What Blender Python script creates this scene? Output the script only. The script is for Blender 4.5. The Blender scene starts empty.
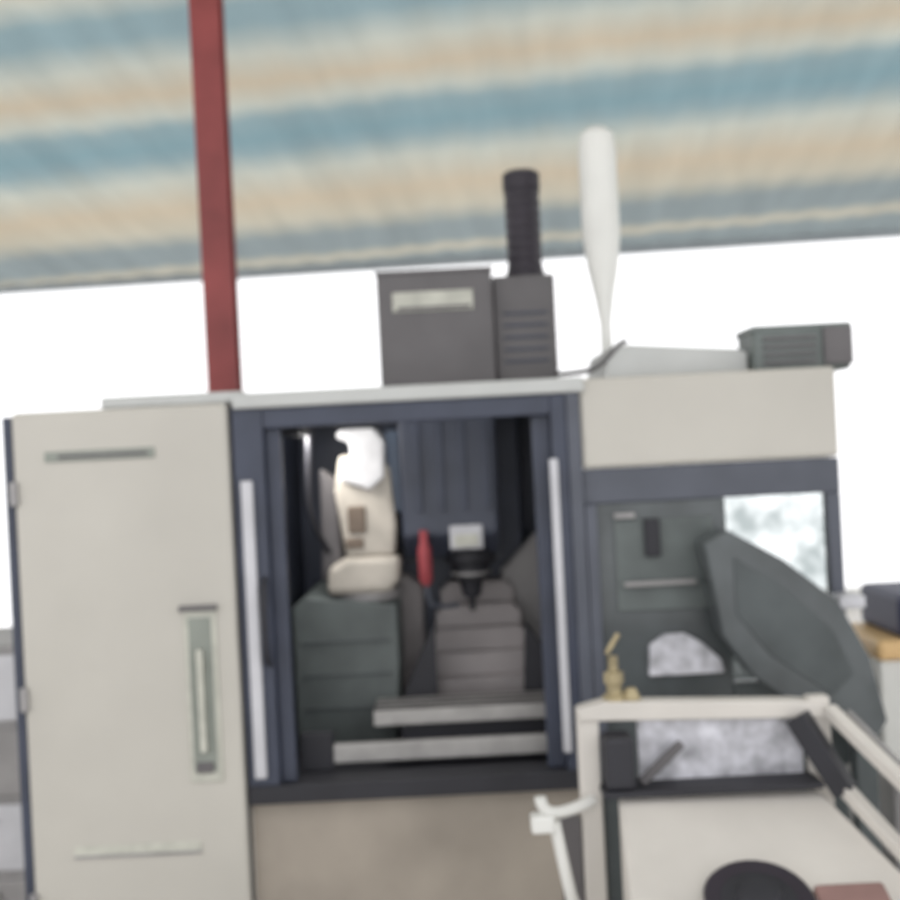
import bpy, bmesh, math, random
from mathutils import Vector
random.seed(3)
sc=bpy.context.scene
try:
    sc.view_settings.view_transform='Standard'
except Exception: pass

# ---------------- materials ----------------
def mat(name,col,rough=0.5,metal=0.0,var=0.06,scale=6.0,bump=0.0):
    m=bpy.data.materials.new(name); m.use_nodes=True
    nt=m.node_tree; b=nt.nodes['Principled BSDF']
    tc=nt.nodes.new('ShaderNodeTexCoord'); nz=nt.nodes.new('ShaderNodeTexNoise')
    nz.inputs['Scale'].default_value=scale; nz.inputs['Detail'].default_value=5
    nt.links.new(tc.outputs['Object'],nz.inputs['Vector'])
    r=nt.nodes.new('ShaderNodeValToRGB')
    c1=[max(0,c*(1-var)) for c in col]; c2=[min(1,c*(1+var)) for c in col]
    r.color_ramp.elements[0].position=0.3; r.color_ramp.elements[1].position=0.7
    r.color_ramp.elements[0].color=(*c1,1); r.color_ramp.elements[1].color=(*c2,1)
    nt.links.new(nz.outputs['Fac'],r.inputs['Fac']); nt.links.new(r.outputs['Color'],b.inputs['Base Color'])
    b.inputs['Roughness'].default_value=rough; b.inputs['Metallic'].default_value=metal
    if bump:
        n2=nt.nodes.new('ShaderNodeTexNoise'); n2.inputs['Scale'].default_value=scale*12
        nt.links.new(tc.outputs['Object'],n2.inputs['Vector'])
        bp=nt.nodes.new('ShaderNodeBump'); bp.inputs['Strength'].default_value=bump; bp.inputs['Distance'].default_value=0.01
        nt.links.new(n2.outputs['Fac'],bp.inputs['Height']); nt.links.new(bp.outputs['Normal'],b.inputs['Normal'])
    return m
CREAM=mat('cream_paint',(.50,.48,.435),.45,var=.08,scale=1.6)
CREAM2=mat('cream_warm_shaded',(.33,.29,.245),.5,var=.22,scale=2.5)  # warm cream, darkened and mottled to hint at shading on the apron
CREAM3=mat('cream_trolley_paint',(.60,.57,.53),.5,var=.10,scale=3)
CREAM4=mat('changer_cream',(.52,.48,.42),.5,var=.2,scale=9)
BROWN=mat('changer_brown',(.17,.13,.10),.6,var=.3,scale=9)
WHITE=mat('white_paint',(.72,.72,.69),.4,var=.05)
CAPW=mat('changer_cap_paint',(.70,.70,.72),.4,var=.12,scale=12)
RAIL=mat('top_rail_paint',(.50,.51,.50),.4,var=.06)
NAVY=mat('navy_slate_paint',(.042,.050,.078),.45,var=.2)
SLATE=mat('slate_paint',(.080,.088,.112),.45,var=.16)
SLATED=mat('spindle_head_paint',(.050,.058,.085),.45,var=.2)
BLUEG=mat('blue_grey_bracket',(.13,.17,.24),.45,var=.15)
GREEN=mat('grey_green_paint',(.068,.080,.083),.4,var=.25)
DOOR=mat('tinted_door_panel',(.078,.088,.092),.25,var=.3,scale=5)
GREENL=mat('grey_green_light',(.105,.122,.12),.5,var=.25)
HANDLE=mat('handle_recess_paint',(.25,.27,.24),.5,var=.15)
HEAD=mat('head_grey',(.115,.108,.112),.5,var=.12)
PUMP=mat('pump_grey_green',(.13,.15,.145),.5,var=.2)
BLACK=mat('black_rubber',(.020,.020,.026),.6,var=.2)
MOTOR=mat('motor_black',(.022,.016,.026),.5,var=.2)
STEEL=mat('brushed_steel',(.38,.37,.36),.45,.4,var=.15,scale=12)
ALU=mat('aluminium_strip',(.54,.54,.57),.45,.2,var=.10)
GREY=mat('interior_grey',(.30,.29,.29),.45,.1,var=.2,scale=5)
WAY=mat('way_cover_steel',(.31,.285,.285),.45,.2,var=.18,scale=4)
RED=mat('red_oxide_paint',(.27,.055,.055),.55,var=.2,scale=5)
REDV=mat('red_plastic',(.33,.05,.06),.5)
REDM=mat('dusty_red_paint',(.27,.16,.145),.6,var=.2)
BRASS=mat('brass',(.36,.30,.18),.5,.3,var=.35,scale=18)
YEL=mat('orange_plastic',(.75,.50,.24),.5)
CONC=mat('concrete',(.52,.50,.47),.85,var=.15,scale=2,bump=.2)
WALLM=mat('painted_plaster',(.75,.75,.73),.85,var=.04,scale=2,bump=.1)
LABEL=mat('label_print',(.50,.50,.44),.5,var=.15,scale=20)
BLUEP=mat('blue_bin_plastic',(.035,.04,.10),.5)
ROOFTRIM=mat('galvanised_grey',(.33,.36,.38),.5,.2,var=.1)
MOTT=mat('pale_mottled_panel',(.52,.52,.56),.5,.1,var=.42,scale=20)  # pale mottle, also used for the bright background behind the trolley

def glassmat():
    m=bpy.data.materials.new('tinted_glass'); m.use_nodes=True
    b=m.node_tree.nodes['Principled BSDF']; tc=m.node_tree.nodes.new('ShaderNodeTexCoord')
    nz=m.node_tree.nodes.new('ShaderNodeTexNoise'); nz.inputs['Scale'].default_value=9
    m.node_tree.links.new(tc.outputs['Object'],nz.inputs['Vector'])
    r=m.node_tree.nodes.new('ShaderNodeValToRGB')
    r.color_ramp.elements[0].position=.38; r.color_ramp.elements[0].color=(.36,.40,.40,1)
    r.color_ramp.elements[1].position=.60; r.color_ramp.elements[1].color=(.80,.84,.84,1)
    m.node_tree.links.new(nz.outputs['Fac'],r.inputs['Fac']); m.node_tree.links.new(r.outputs['Color'],b.inputs['Base Color'])
    b.inputs['Roughness'].default_value=.08; b.inputs['Transmission Weight'].default_value=1; b.inputs['IOR'].default_value=1.05
    return m
GLASS=glassmat()

# ---------------- helpers ----------------
def empty(name):
    e=bpy.data.objects.new(name,None); e.empty_display_size=.1; sc.collection.objects.link(e); return e
def finish(bm,name,m,parent=None,bevel=0,smooth=False,segs=2):
    bmesh.ops.recalc_face_normals(bm,faces=bm.faces)
    me=bpy.data.meshes.new(name); bm.to_mesh(me); bm.free()
    o=bpy.data.objects.new(name,me); sc.collection.objects.link(o)
    me.materials.append(m)
    if smooth:
        for p in me.polygons: p.use_smooth=True
        md=o.modifiers.new('es','EDGE_SPLIT'); md.split_angle=math.radians(35)
    if bevel:
        md=o.modifiers.new('bev','BEVEL'); md.width=bevel; md.segments=segs; md.limit_method='ANGLE'
    if parent: o.parent=parent
    return o
def box(p,name,x0,x1,y0,y1,z0,z1,m,bevel=.004):
    bm=bmesh.new(); bmesh.ops.create_cube(bm,size=1)
    for v in bm.verts:
        v.co=Vector(((x0+x1)/2+v.co.x*(x1-x0),(y0+y1)/2+v.co.y*(y1-y0),(z0+z1)/2+v.co.z*(z1-z0)))
    return finish(bm,name,m,p,bevel)
def prism(p,name,pts,y0,y1,m,bevel=.004,axis='y'):
    bm=bmesh.new()
    f=lambda a,b,t:(a,t,b) if axis=='y' else ((t,a,b) if axis=='x' else (a,b,t))
    A=[bm.verts.new(f(a,b,y0)) for a,b in pts]; B=[bm.verts.new(f(a,b,y1)) for a,b in pts]
    bm.faces.new(A); bm.faces.new(B[::-1]); n=len(pts)
    for i in range(n): bm.faces.new((A[i],B[i],B[(i+1)%n],A[(i+1)%n]))
    return finish(bm,name,m,p,bevel)
def lathe(p,name,prof,loc,m,axis='z',n=32,bevel=0,baked=True):
    bm=bmesh.new(); rings=[]
    off=Vector(loc) if baked else Vector((0,0,0))
    for r,h in prof:
        ring=[]
        for i in range(n):
            a=2*math.pi*i/n; c,s=r*math.cos(a),r*math.sin(a)
            co={'z':(c,s,h),'y':(c,h,s),'x':(h,c,s)}[axis]
            ring.append(bm.verts.new(Vector(co)+off))
        rings.append(ring)
    for k in range(len(rings)-1):
        for i in range(n): bm.faces.new((rings[k][i],rings[k][(i+1)%n],rings[k+1][(i+1)%n],rings[k+1][i]))
    bm.faces.new(rings[0]); bm.faces.new(rings[-1][::-1])
    o=finish(bm,name,m,p,bevel,smooth=True)
    if not baked: o.location=loc
    return o
def tube(p,name,pts,r,m):
    cu=bpy.data.curves.new(name,'CURVE'); cu.dimensions='3D'; cu.bevel_depth=r; cu.bevel_resolution=4; cu.use_fill_caps=True
    s=cu.splines.new('NURBS'); s.points.add(len(pts)-1); s.order_u=3; s.use_endpoint_u=True
    for q,c in zip(s.points,pts): q.co=(*c,1)
    cu.materials.append(m)
    o=bpy.data.objects.new(name,cu); sc.collection.objects.link(o)
    o.parent=p; return o
def beam(p,name,a,b,w,h,m,bevel=.003):
    a=Vector(a); b=Vector(b); d=(b-a); L=d.length
    bm=bmesh.new(); bmesh.ops.create_cube(bm,size=1)
    q=d.to_track_quat('Z','Y')
    for v in bm.verts:
        v.co=q@Vector((v.co.x*w,v.co.y*h,v.co.z*L))+(a+b)/2
    return finish(bm,name,m,p,bevel)

# ---------------- place ----------------
box(None,'floor',-8,8,-6,9,-.1,0,CONC,0)
box(None,'wall_back',-8,8,8.0,8.15,0,.2,WALLM,0)

def roofmat():
    m=bpy.data.materials.new('striped_roof_sheet'); m.use_nodes=True; nt=m.node_tree
    for n in list(nt.nodes): nt.nodes.remove(n)
    out=nt.nodes.new('ShaderNodeOutputMaterial'); tc=nt.nodes.new('ShaderNodeTexCoord')
    sp=nt.nodes.new('ShaderNodeSeparateXYZ'); nt.links.new(tc.outputs['Object'],sp.inputs[0])
    nz=nt.nodes.new('ShaderNodeTexNoise'); nz.inputs['Scale'].default_value=1.6; nz.inputs['Detail'].default_value=4
    nt.links.new(tc.outputs['Object'],nz.inputs['Vector'])
    ma=nt.nodes.new('ShaderNodeMath'); ma.operation='MULTIPLY_ADD'; ma.inputs[1].default_value=.14
    nt.links.new(nz.outputs['Fac'],ma.inputs[0]); nt.links.new(sp.outputs['Y'],ma.inputs[2])
    ms=nt.nodes.new('ShaderNodeMath'); ms.operation='MULTIPLY_ADD'; ms.inputs[1].default_value=.07
    nt.links.new(sp.outputs['X'],ms.inputs[0]); nt.links.new(ma.outputs[0],ms.inputs[2])
    mr=nt.nodes.new('ShaderNodeMapRange'); mr.inputs['From Min'].default_value=-8; mr.inputs['From Max'].default_value=.3
    nt.links.new(ms.outputs[0],mr.inputs['Value'])
    r=nt.nodes.new('ShaderNodeValToRGB'); cr=r.color_ramp
    be=(.57,.49,.375); be2=(.54,.51,.42); pale=(.54,.56,.50); te=(.28,.38,.41); te2=(.24,.36,.40); gr=(.28,.325,.335)
    stops=[(-8,be),(-7.1,be),(-6.9,te),(-6.4,te),(-6.2,be),(-5.65,be),(-5.5,te),(-4.95,te),(-4.75,pale),
           (-4.4,be),(-4.2,pale),(-3.98,te),(-3.8,te),(-3.5,pale),(-3.2,be),(-2.95,pale),(-2.76,te),(-2.5,te2),(-2.33,te),(-2.0,pale),(-1.5,be),(-1.1,be2),(-.75,gr),(-.4,gr),(-.2,be2),(-.05,gr),(.3,gr)]
    cr.elements[0].position=0; cr.elements[0].color=(*stops[0][1],1)
    cr.elements[1].position=1; cr.elements[1].color=(*stops[-1][1],1)
    for y,c in stops[1:-1]:
        e=cr.elements.new((y+8)/8.3); e.color=(*c,1)
    nt.links.new(mr.outputs['Result'],r.inputs['Fac'])
    mp=nt.nodes.new('ShaderNodeMapping'); mp.inputs['Scale'].default_value=(3.5,.5,1)
    nt.links.new(tc.outputs['Object'],mp.inputs['Vector'])
    n2=nt.nodes.new('ShaderNodeTexNoise'); n2.inputs['Scale'].default_value=1.5; n2.inputs['Detail'].default_value=4
    nt.links.new(mp.outputs[0],n2.inputs['Vector'])
    m2=nt.nodes.new('ShaderNodeMapRange'); m2.inputs['From Min'].default_value=.3; m2.inputs['From Max'].default_value=.7
    m2.inputs['To Min'].default_value=.90; m2.inputs['To Max'].default_value=1.05
    nt.links.new(n2.outputs['Fac'],m2.inputs['Value'])
    mul=nt.nodes.new('ShaderNodeVectorMath'); mul.operation='SCALE'
    nt.links.new(r.outputs['Color'],mul.inputs[0]); nt.links.new(m2.outputs['Result'],mul.inputs['Scale'])
    d=nt.nodes.new('ShaderNodeBsdfDiffuse'); t=nt.nodes.new('ShaderNodeBsdfTranslucent'); mx=nt.nodes.new('ShaderNodeMixShader')
    mx.inputs[0].default_value=.45
    nt.links.new(mul.outputs[0],d.inputs['Color']); nt.links.new(mul.outputs[0],t.inputs['Color'])
    nt.links.new(d.outputs[0],mx.inputs[1]); nt.links.new(t.outputs[0],mx.inputs[2]); nt.links.new(mx.outputs[0],out.inputs['Surface'])
    return m
bm=bmesh.new(); nx=400; ny=9; W=9.0; K=.15; rows=[]
for j in range(ny):
    yl=-8*j/(ny-1); row=[]
    for i in range(nx+1):
        x=-W+2*W*i/nx
        row.append(bm.verts.new((x,yl,-yl*K+.006*math.sin(x*2*math.pi/.27))))
    rows.append(row)
for j in range(ny-1):
    for i in range(nx): bm.faces.new((rows[j][i],rows[j][i+1],rows[j+1][i+1],rows[j+1][i]))
roof=finish(bm,'ceiling',roofmat(),None,0,smooth=False)
for p_ in roof.data.polygons: p_.use_smooth=True
RZ=math.radians(-5.2)
roof.location=(0,6,3.20); roof.rotation_euler=(0,0,RZ)
tr=box(None,'trim_eave',-9,9,-.03,.04,-.055,.012,ROOFTRIM); tr.location=(0,6,3.20); tr.rotation_euler=(0,0,RZ)

c=empty('steel_column'); cx,cy=-.975,1.8; ztop=3.20+(6-cy)*K+.05
box(c,'flange_front',cx-.065,cx+.065,cy-.07,cy-.058,0,ztop,RED,.002)
box(c,'flange_back',cx-.065,cx+.065,cy+.058,cy+.07,0,ztop,RED,.002)
box(c,'web',cx-.006,cx+.006,cy-.058,cy+.058,0,ztop,RED,0)
box(c,'base_plate',cx-.13,cx+.13,cy-.13,cy+.13,0,.02,RED)

# ---------------- machining centre ----------------
M=empty('cnc_machining_center')
box(M,'plinth',-1.25,1.1,.08,1.35,0,.14,BLACK)
box(M,'left_door_panel',-1.275,-.645,-.03,.03,.16,1.87,CREAM,.012)
box(M,'left_body',-1.27,-.66,.035,1.3,.14,1.86,CREAM,.01)
box(M,'left_edge_seal',-1.305,-1.277,-.02,.06,.14,1.86,NAVY)
box(M,'left_panel_gap_shade',-.645,-.637,-.01,.05,.16,1.86,BLACK,.001)  # black strip stands in for the shadow beside the panel edge
box(M,'left_roof_cap',-1.02,-.60,.0,.9,1.87,1.905,RAIL,.008)
box(M,'name_plate',-1.18,-.86,-.036,-.029,1.722,1.752,HANDLE,.002)
box(M,'name_plate_line',-1.14,-.88,-.039,-.035,1.731,1.741,HEAD,0)
box(M,'lower_slot',-1.15,-.78,-.034,-.029,.57,.60,LABEL,.002)
box(M,'lower_slot_shadow',-1.15,-.78,-.036,-.033,.565,.573,GREY,0)
box(M,'handle_bezel',-.80,-.705,-.037,-.029,.77,1.28,LABEL,.004)
box(M,'handle_recess',-.787,-.72,-.041,-.036,.80,1.25,HANDLE,.003)
box(M,'handle_top_lip',-.81,-.70,-.05,-.03,1.27,1.285,HEAD,.002)
box(M,'handle_grip',-.765,-.745,-.06,-.041,.86,1.16,LABEL,.006)
box(M,'handle_lock',-.78,-.73,-.05,-.041,.80,.83,HEAD,.003)
for i in range(3): box(M,f'hinge_{i}',-1.285,-1.262,-.045,-.02,.4+i*.6,.47+i*.6,GREY,.004)

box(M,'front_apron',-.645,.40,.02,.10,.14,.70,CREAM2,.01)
box(M,'apron_left_edge',-.655,-.635,0,.03,.14,.71,CREAM,.004)
box(M,'frame_top',-.545,.30,-.012,.06,1.79,1.85,NAVY)
box(M,'frame_left',-.635,-.545,-.015,.10,.745,1.85,NAVY)
box(M,'frame_right',.30,.345,-.015,.10,.745,1.85,NAVY)
box(M,'frame_right_face',.345,.384,-.022,.08,.745,1.85,SLATE)
box(M,'frame_bottom',-.635,.384,-.02,.12,.69,.745,BLACK)
box(M,'door_strip_left',-.615,-.58,-.035,-.014,.77,1.64,ALU,.005)
box(M,'door_strip_right',.288,.313,-.03,-.01,.80,1.66,ALU,.005)
box(M,'door_edge_left',-.545,-.50,.02,.06,.745,1.79,NAVY)
box(M,'door_edge_right',.245,.30,.03,.07,.745,1.79,NAVY)
tube(M,'door_handle',[(-.56,-.015,1.35),(-.56,-.06,1.33),(-.56,-.06,1.12),(-.56,-.015,1.10)],.009,BLACK)
box(M,'top_rail',-.63,.40,-.03,.12,1.85,1.895,RAIL,.008)
box(M,'chamber_left_wall',-.62,-.58,.10,1.1,.70,1.85,NAVY)
box(M,'chamber_right_wall',.375,.40,.10,1.1,.70,1.85,GREY)
box(M,'chamber_back_left',-.58,-.24,1.08,1.12,.70,1.85,NAVY)
box(M,'chamber_back_right',.25,.375,1.08,1.12,.70,1.85,SLATED)
box(M,'chamber_floor',-.60,.38,.12,1.1,.66,.72,BLACK)
box(M,'chamber_roof',-.62,.38,.95,1.1,1.85,1.87,SLATE)
prism(M,'splash_right',[(.14,.80),(.37,.80),(.37,1.45),(.30,1.40),(.16,1.26)],.80,.84,GREY,.01)
prism(M,'splash_left',[(-.24,.80),(-.12,.80),(-.12,1.22),(-.18,1.27),(-.24,1.24)],.80,.84,WAY,.01)
box(M,'machine_column',-.24,.25,.86,1.35,.14,1.93,NAVY,.01)
box(M,'column_rail_left',-.17,-.13,.83,.87,1.3,1.9,SLATE)
box(M,'column_rail_right',.13,.17,.83,.87,1.3,1.9,SLATE)
prism(M,'spindle_head',[(.45,1.42),(.55,1.34),(.86,1.34),(.86,1.92),(.45,1.92)],-.17,.15,SLATED,.012,axis='x')
for i in range(4): box(M,f'head_rib_{i}',-.12+i*.075,-.10+i*.075,.438,.452,1.5,1.9,NAVY,.003)
box(M,'spindle_plate',-.015,.095,.44,.50,1.37,1.45,ALU,.006)
box(M,'spindle_plate_label',.0,.08,.434,.441,1.38,1.42,LABEL,.002)
lathe(M,'spindle_nose',[(.085,1.36),(.085,1.32),(.065,1.31),(.06,1.26),(.04,1.25),(.03,1.20),(.012,1.19),(.01,1.15)],(.05,.58,0),BLACK)
lathe(M,'tool_holder_ring',[(.068,1.275),(.068,1.285)],(.05,.58,0),GREY)
lathe(M,'coolant_valve',[(.012,1.26),(.022,1.28),(.022,1.38),(.014,1.40),(.014,1.44)],(-.10,.42,0),REDV)
tube(M,'coolant_hose',[(-.10,.42,1.28),(-.10,.42,1.2),(-.05,.46,1.18),(0,.5,1.18)],.008,SLATE)
# automatic tool changer: angular cast cover, motor housing, drum
prism(M,'tool_changer_body',[(-.36,1.36),(-.20,1.36),(-.19,1.46),(-.205,1.66),(-.27,1.70),(-.37,1.70),(-.39,1.58)],.46,.72,CREAM4,.015)
prism(M,'tool_changer_upper_cover',[(-.37,1.62),(-.27,1.58),(-.22,1.62),(-.215,1.74),(-.25,1.785),(-.36,1.785),(-.375,1.76),(-.33,1.74),(-.33,1.69)],.43,.70,CAPW,.010)
box(M,'changer_recess_patch',-.35,-.29,.452,.462,1.44,1.53,BROWN,.006)  # this and the next: flat brown patches standing in for dark recesses
box(M,'changer_recess_patch_small',-.36,-.30,.452,.462,1.39,1.425,BROWN,.006)
box(M,'changer_blue_bracket',-.215,-.165,.50,.7,1.50,1.775,BLUEG,.01)
prism(M,'changer_side_arm',[(-.45,1.28),(-.375,1.28),(-.385,1.62),(-.44,1.66)],.50,.60,HEAD,.012)
prism(M,'tool_drum_cover',[(-.43,1.24),(-.22,1.24),(-.19,1.28),(-.18,1.36),(-.36,1.36),(-.42,1.33)],.44,.72,CREAM4,.02)
lathe(M,'tool_drum',[(.10,1.20),(.125,1.215),(.125,1.24),(.11,1.25)],(-.31,.58,0),GREY,n=24)
for i in range(10):
    a=i*math.pi/5
    lathe(M,f'drum_pocket_{i}',[(.016,0),(.02,.02),(.02,.05)],(-.31+.10*math.cos(a),.58+.10*math.sin(a),1.17),GREENL,n=12)
tube(M,'changer_cable',[(-.46,.45,1.80),(-.48,.43,1.6),(-.46,.45,1.45),(-.42,.5,1.38)],.010,BLACK)
prism(M,'side_guard',[(-.55,.72),(-.22,.72),(-.20,1.0),(-.20,1.20),(-.50,1.24),(-.55,1.2)],.45,.98,GREENL,.01)
for i in range(3): box(M,f'side_guard_rib_{i}',-.52,-.23,.442,.452,.86+i*.11,.870+i*.11,GREEN,.002)
for i in range(5):
    y0=.52+.06*i; w=.21-.02*i; z=.93+.075*i
    prism(M,f'way_cover_{i}',[(-w+.07,.72),(w+.07,.72),(w+.07,z-.03),(w+.04,z),(-w+.10,z),(-w+.07,z-.03)],y0,y0+.10,WAY,.003)
prism(M,'way_side_left',[(-.24,.80),(-.08,.80),(-.08,1.14)],.44,.50,BLACK,.002)
prism(M,'way_side_right',[(.20,.80),(.37,.80),(.37,.9),(.22,1.12)],.44,.50,BLACK,.002)
box(M,'table_base',-.20,.33,.26,.43,.72,.85,BLACK,.006)
box(M,'work_table',-.28,.36,.22,.43,.85,.895,STEEL,.004)
for i in range(3): box(M,f't_slot_{i}',-.28,.36,.25+i*.06,.265+i*.06,.892,.897,BLACK,0)
box(M,'front_gutter',-.40,.30,.125,.16,.765,.82,STEEL,.004)
box(M,'front_gutter_left',-.50,-.40,.125,.16,.745,.86,BLACK,.004)
box(M,'fill_light_housing',-.52,-.46,.20,.50,1.77,1.80,BLACK,.004)  # housing made up to carry the added chamber light

# upper head cover
box(M,'head_cover_left',-.215,.165,.43,.95,1.86,2.29,HEAD,.008)
box(M,'head_cover_right',.168,.375,.48,.95,1.86,2.27,HEAD,.008)
box(M,'head_cover_lid',-.218,.168,.425,.96,2.283,2.297,HEAD,.003)
box(M,'head_cover_label',-.165,.10,.423,.431,2.16,2.225,LABEL,.002)
box(M,'head_cover_label_line',-.15,.09,.419,.424,2.165,2.175,HEAD,0)
for i in range(5): box(M,f'head_vent_{i}',.20,.345,.475,.482,1.98+.04*i,1.988+.04*i,NAVY,0)
prof=[(.05,2.26),(.066,2.27),(.066,2.30)]
for i in range(8): prof+=[(.061,2.305+i*.036),(.061,2.325+i*.036),(.058,2.327+i*.036),(.058,2.336+i*.036)]
prof+=[(.064,2.58),(.064,2.635),(.05,2.645)]
lathe(M,'spindle_motor',prof,(.29,.62,0),MOTOR)

# right bay
box(M,'right_upper_panel',.385,1.14,-.01,.75,1.625,1.89,CREAM,.012)
box(M,'right_dark_band',.385,1.14,.0,.12,1.52,1.622,SLATE,.004)
box(M,'right_post',1.10,1.14,.0,.05,.98,1.52,SLATE,.004)
box(M,'right_sliding_door',.386,.80,.0,.05,.70,1.52,DOOR,.006)
box(M,'right_door_frame',.386,.42,-.02,.0,.72,1.52,SLATE,.004)
box(M,'right_door_inset',.47,.76,-.008,.0,1.20,1.47,GREENL,.006)
box(M,'right_door_latch',.555,.60,-.03,-.006,1.36,1.47,BLACK,.004)
box(M,'right_door_label',.47,.53,-.02,-.006,1.475,1.49,GREY,.002)
box(M,'right_door_rail',.49,.70,-.03,-.006,1.275,1.288,GREY,.003)
box(M,'right_lower_body',.40,1.14,.055,.95,.14,.98,GREEN,.01)
box(M,'right_lower_front',.80,1.14,.0,.05,.72,.975,GREEN,.004)
box(M,'right_glass',.80,1.10,.02,.028,.98,1.52,GLASS,0)
pts=[(.55,1.01),(.77,1.01),(.76,1.05),(.71,1.10),(.66,1.13),(.60,1.13),(.555,1.10)]
prism(M,'right_sight_plate',pts,-.02,0.0,MOTT,.003)
# swarf conveyor housing (inclined box)
prism(M,'conveyor_housing',[(.70,1.40),(.77,1.435),(.92,1.345),(1.07,1.22),(1.15,1.06),(1.19,.88),(1.14,.80),(.98,.90),(.82,1.02),(.74,1.14)],-.16,-.02,DOOR,.006)
prism(M,'conveyor_cover_plate',[(.78,1.36),(.91,1.275),(1.05,1.14),(1.10,1.02),(1.04,.96),(.87,1.08),(.78,1.20)],-.164,-.158,GREEN,.002)
beam(M,'conveyor_seam',(.76,1.405,-.162),(1.07,1.165,-.162),.010,.010,SLATE)
beam(M,'conveyor_stand',(1.14,-.09,.84),(1.14,-.09,0),.06,.06,GREEN)
beam(M,'conveyor_foot',(1.14,-.22,.02),(1.14,.06,.02),.06,.04,GREEN)
box(M,'conveyor_bracket',1.09,1.165,-.10,.0,1.19,1.225,ALU,.004)
# top right items
prism(M,'top_cover',[(.48,1.885),(.925,1.885),(.925,1.955),(.90,1.965),(.56,1.995),(.50,1.99)],.15,.65,RAIL,.006)
box(M,'pump_body',.93,1.225,.10,.30,1.885,2.02,PUMP,.012)
box(M,'pump_lid',.925,1.23,.095,.305,2.005,2.027,PUMP,.008)
box(M,'pump_end_block',1.14,1.228,.085,.102,1.90,2.015,HEAD,.006)
for i in range(4): box(M,f'pump_louvre_{i}',.96,1.12,.09,.102,1.91+i*.024,1.92+i*.024,HEAD,.002)
tube(M,'top_cable',[(.36,.42,1.93),(.42,.2,1.92),(.47,.15,1.93),(.53,.14,2.0),(.56,.2,2.01)],.008,HEAD)
lathe(M,'signal_lamp',[(.035,1.88),(.035,1.90),(.018,1.91),(.018,2.08),(.03,2.16),(.05,2.26),(.060,2.36),(.060,2.62),(.054,2.68),(.03,2.70)],(.515,.30,0),WHITE)

# ---------------- foreground trolley ----------------
C=empty('workshop_trolley')
y0,y1=-1.05,-.62
for nm,x,y in [('a',.30,y1),('b',.32,y0),('c',.86,y1),('d',.88,y0)]:
    box(C,f'post_{nm}',x-.026,x+.026,y-.022,y+.022,.08,1.06 if y==y1 else .66,CREAM3,.005)
    lathe(C,f'caster_{nm}',[(.03,-.015),(.04,-.012),(.04,.012),(.03,.015)],(x,y,.04),BLACK,axis='x',n=20)
    box(C,f'caster_fork_{nm}',x-.02,x+.02,y-.015,y+.015,.045,.085,STEEL,.002)
prism(C,'rear_frame_top',[(.278,1.03),(.882,1.01),(.882,1.045),(.80,1.055),(.34,1.075),(.278,1.06)],y1-.03,y1+.03,CREAM3,.005)
box(C,'rear_bright_patch',.42,.82,y1-.005,y1+.005,.87,1.03,MOTT,.002)  # pale panel stands in for bright background showing through the frame
box(C,'tray_upper',.32,.84,y1-.10,y1+.02,.86,.875,BLACK,.003)
box(C,'black_block',.33,.40,y1-.09,y1+.0,.875,1.00,BLACK,.01)
beam(C,'dark_lever',(.42,y1-.04,.88),(.52,y1-.04,.97),.02,.02,HEAD)
beam(C,'black_strut',(.80,y1-.04,1.02),(.89,y1-.10,.85),.05,.05,BLACK)
beam(C,'side_rail_upper',(.88,y1-.03,1.03),(1.03,y0+.0,.83),.03,.03,CREAM3)
beam(C,'side_rail_dark',(.93,y1,1.0),(1.06,y0,.80),.015,.05,GREY)
beam(C,'side_rail_lower',(.86,y1,.90),(.98,y0,.72),.03,.03,CREAM3)
bm=bmesh.new()
V=[(.36,y1-.05,.86),(.84,y1-.05,.85),(1.0,y0-.12,.66),(.32,y0-.12,.66),(.36,y1-.05,.50),(.84,y1-.05,.50),(1.0,y0-.12,.50),(.32,y0-.12,.50)]
vs=[bm.verts.new(v) for v in V]
for f in [(0,1,2,3),(7,6,5,4),(0,3,7,4),(1,5,6,2),(3,2,6,7),(0,4,5,1)]: bm.faces.new([vs[i] for i in f])
finish(bm,'hood',CREAM3,C,.012)
box(C,'lower_shelf',.29,.87,y0,y1,.28,.30,CREAM3,.004)
tilt=math.radians(22)
hw=lathe(C,'hand_wheel_rim',[(.085,-.01),(.11,-.005),(.115,.008),(.11,.014),(.095,.014),(.08,.008)],(.60,-1.03,.722),MOTOR,baked=False); hw.rotation_euler=(tilt,0,0)
hb=lathe(C,'hand_wheel_hub',[(.09,.006),(.05,.014),(.04,.03),(.02,.034)],(.60,-1.03,.722),BLACK,baked=False); hb.rotation_euler=(tilt,0,0)
rc=box(C,'red_cover',-.08,.07,-.06,.05,-.01,.012,REDM,.01); rc.location=(.80,-1.05,.716); rc.rotation_euler=(tilt,0,0)
rd=box(C,'red_cover_small',-.04,.03,-.05,.03,-.01,.010,REDM,.008); rd.location=(.44,-1.06,.712); rd.rotation_euler=(tilt,0,0)
lathe(C,'brass_valve',[(.030,1.06),(.030,1.085),(.018,1.09),(.018,1.11),(.024,1.115),(.024,1.14),(.012,1.145),(.012,1.18)],(.37,y1,.0),BRASS,n=6)
beam(C,'brass_valve_lever',(.355,y1-.0,1.185),(.385,y1-.01,1.235),.012,.012,BRASS)
lathe(C,'brass_knob',[(.02,1.06),(.024,1.075),(.012,1.10)],(.41,y1-.0,.0),BRASS)
tube(C,'white_pipe',[(.30,y1-.03,.84),(.22,y1-.1,.83),(.17,y1-.12,.85),(.17,y1-.12,.88)],.014,WHITE)
box(C,'pipe_joint',.145,.20,y1-.145,y1-.095,.80,.84,WHITE,.006)
tube(C,'white_pipe_low',[(.20,y1-.12,.82),(.22,y1-.12,.7),(.24,y1-.1,.6),(.30,y1,.5)],.014,WHITE)
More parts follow.
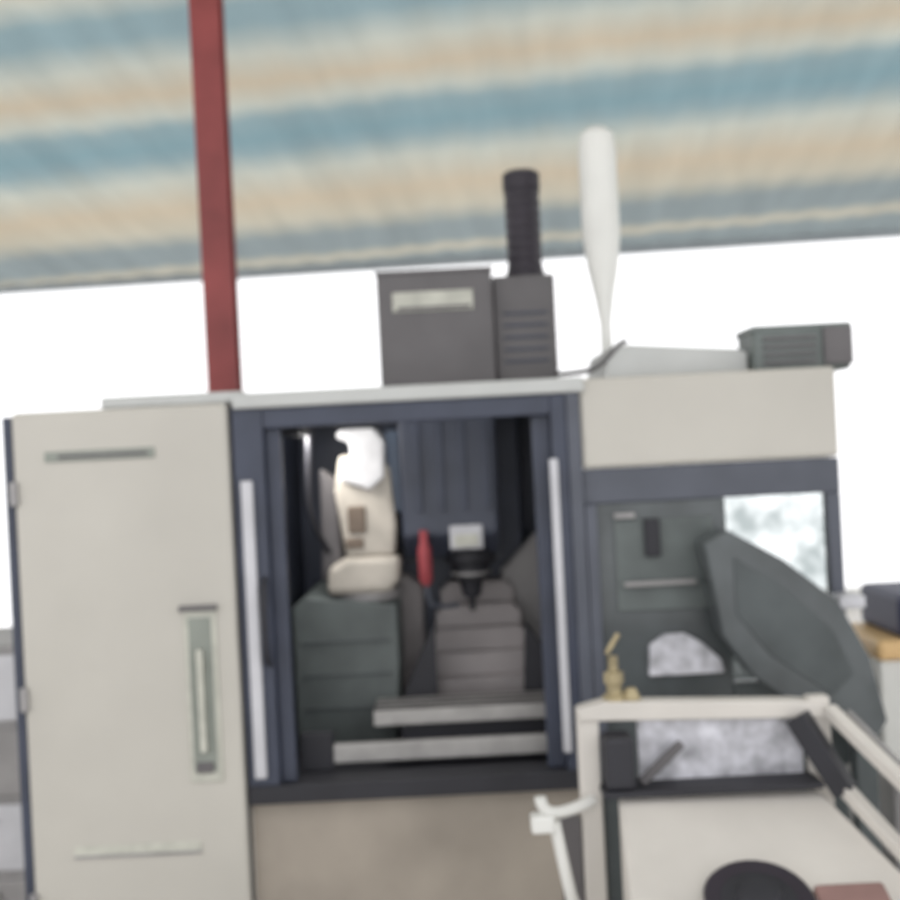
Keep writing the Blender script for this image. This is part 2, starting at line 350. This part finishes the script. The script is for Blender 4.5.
box(C,'side_dark_gap',.22,.272,y1-.02,y1+.0,.45,.80,HEAD,.004)  # dark sheet stands in for the shaded gap beside the post

# ---------------- side clutter ----------------
S=empty('storage_crate_stack')
box(S,'crate_base',1.46,1.95,.6,1.1,0,.55,GREY,.01)
box(S,'crate_mid',1.44,1.93,.62,1.08,.55,.90,WHITE,.01)
box(S,'crate_orange',1.43,1.92,.6,1.06,.90,.97,YEL,.02)
box(S,'crate_blue',1.52,1.90,.62,1.04,.97,1.12,BLUEP,.02)
for i in range(3): box(S,f'crate_rib_{i}',1.50+i*.15,1.52+i*.15,.585,.602,.05,.5,SLATE,.002)
B=empty('tool_cabinet')
box(B,'carcass',-2.0,-1.42,.5,1.0,.06,1.12,GREY,.01)
for i in range(4):
    box(B,f'drawer_{i}',-1.97,-1.45,.485,.502,.12+i*.25,.34+i*.25,ALU if i%2 else GREY,.006)
    box(B,f'pull_{i}',-1.85,-1.57,.465,.487,.28+i*.25,.30+i*.25,STEEL,.003)
for k,x in enumerate((-1.95,-1.47)): box(B,f'foot_{k}',x-.03,x+.03,.52,.98,0,.06,BLACK)

# ---------------- light ----------------
w=bpy.data.worlds.new('overcast'); sc.world=w; w.use_nodes=True
bg=w.node_tree.nodes['Background']; bg.inputs[0].default_value=(.99,.99,1.0,1); bg.inputs[1].default_value=1.55
l=bpy.data.lights.new('chamber_fill_light','AREA'); l.shape='RECTANGLE'; l.size=.04; l.size_y=.26; l.energy=4; l.color=(1,.97,.93)  # added fill that brightens the chamber, no known lamp of the machine
lo=bpy.data.objects.new('chamber_fill_light',l); lo.location=(-.49,.35,1.765); lo.rotation_euler=(0,math.radians(-35),0); sc.collection.objects.link(lo)
lo.parent=M

# ---------------- camera ----------------
cam=bpy.data.cameras.new('camera'); co=bpy.data.objects.new('camera',cam); sc.collection.objects.link(co)
co.location=(0,-3.6,1.7); co.rotation_euler=(math.radians(90),math.radians(2.87),0)
cam.lens=49; cam.sensor_width=36; sc.camera=co
cam.dof.use_dof=True; cam.dof.focus_distance=1.25; cam.dof.aperture_fstop=4.2
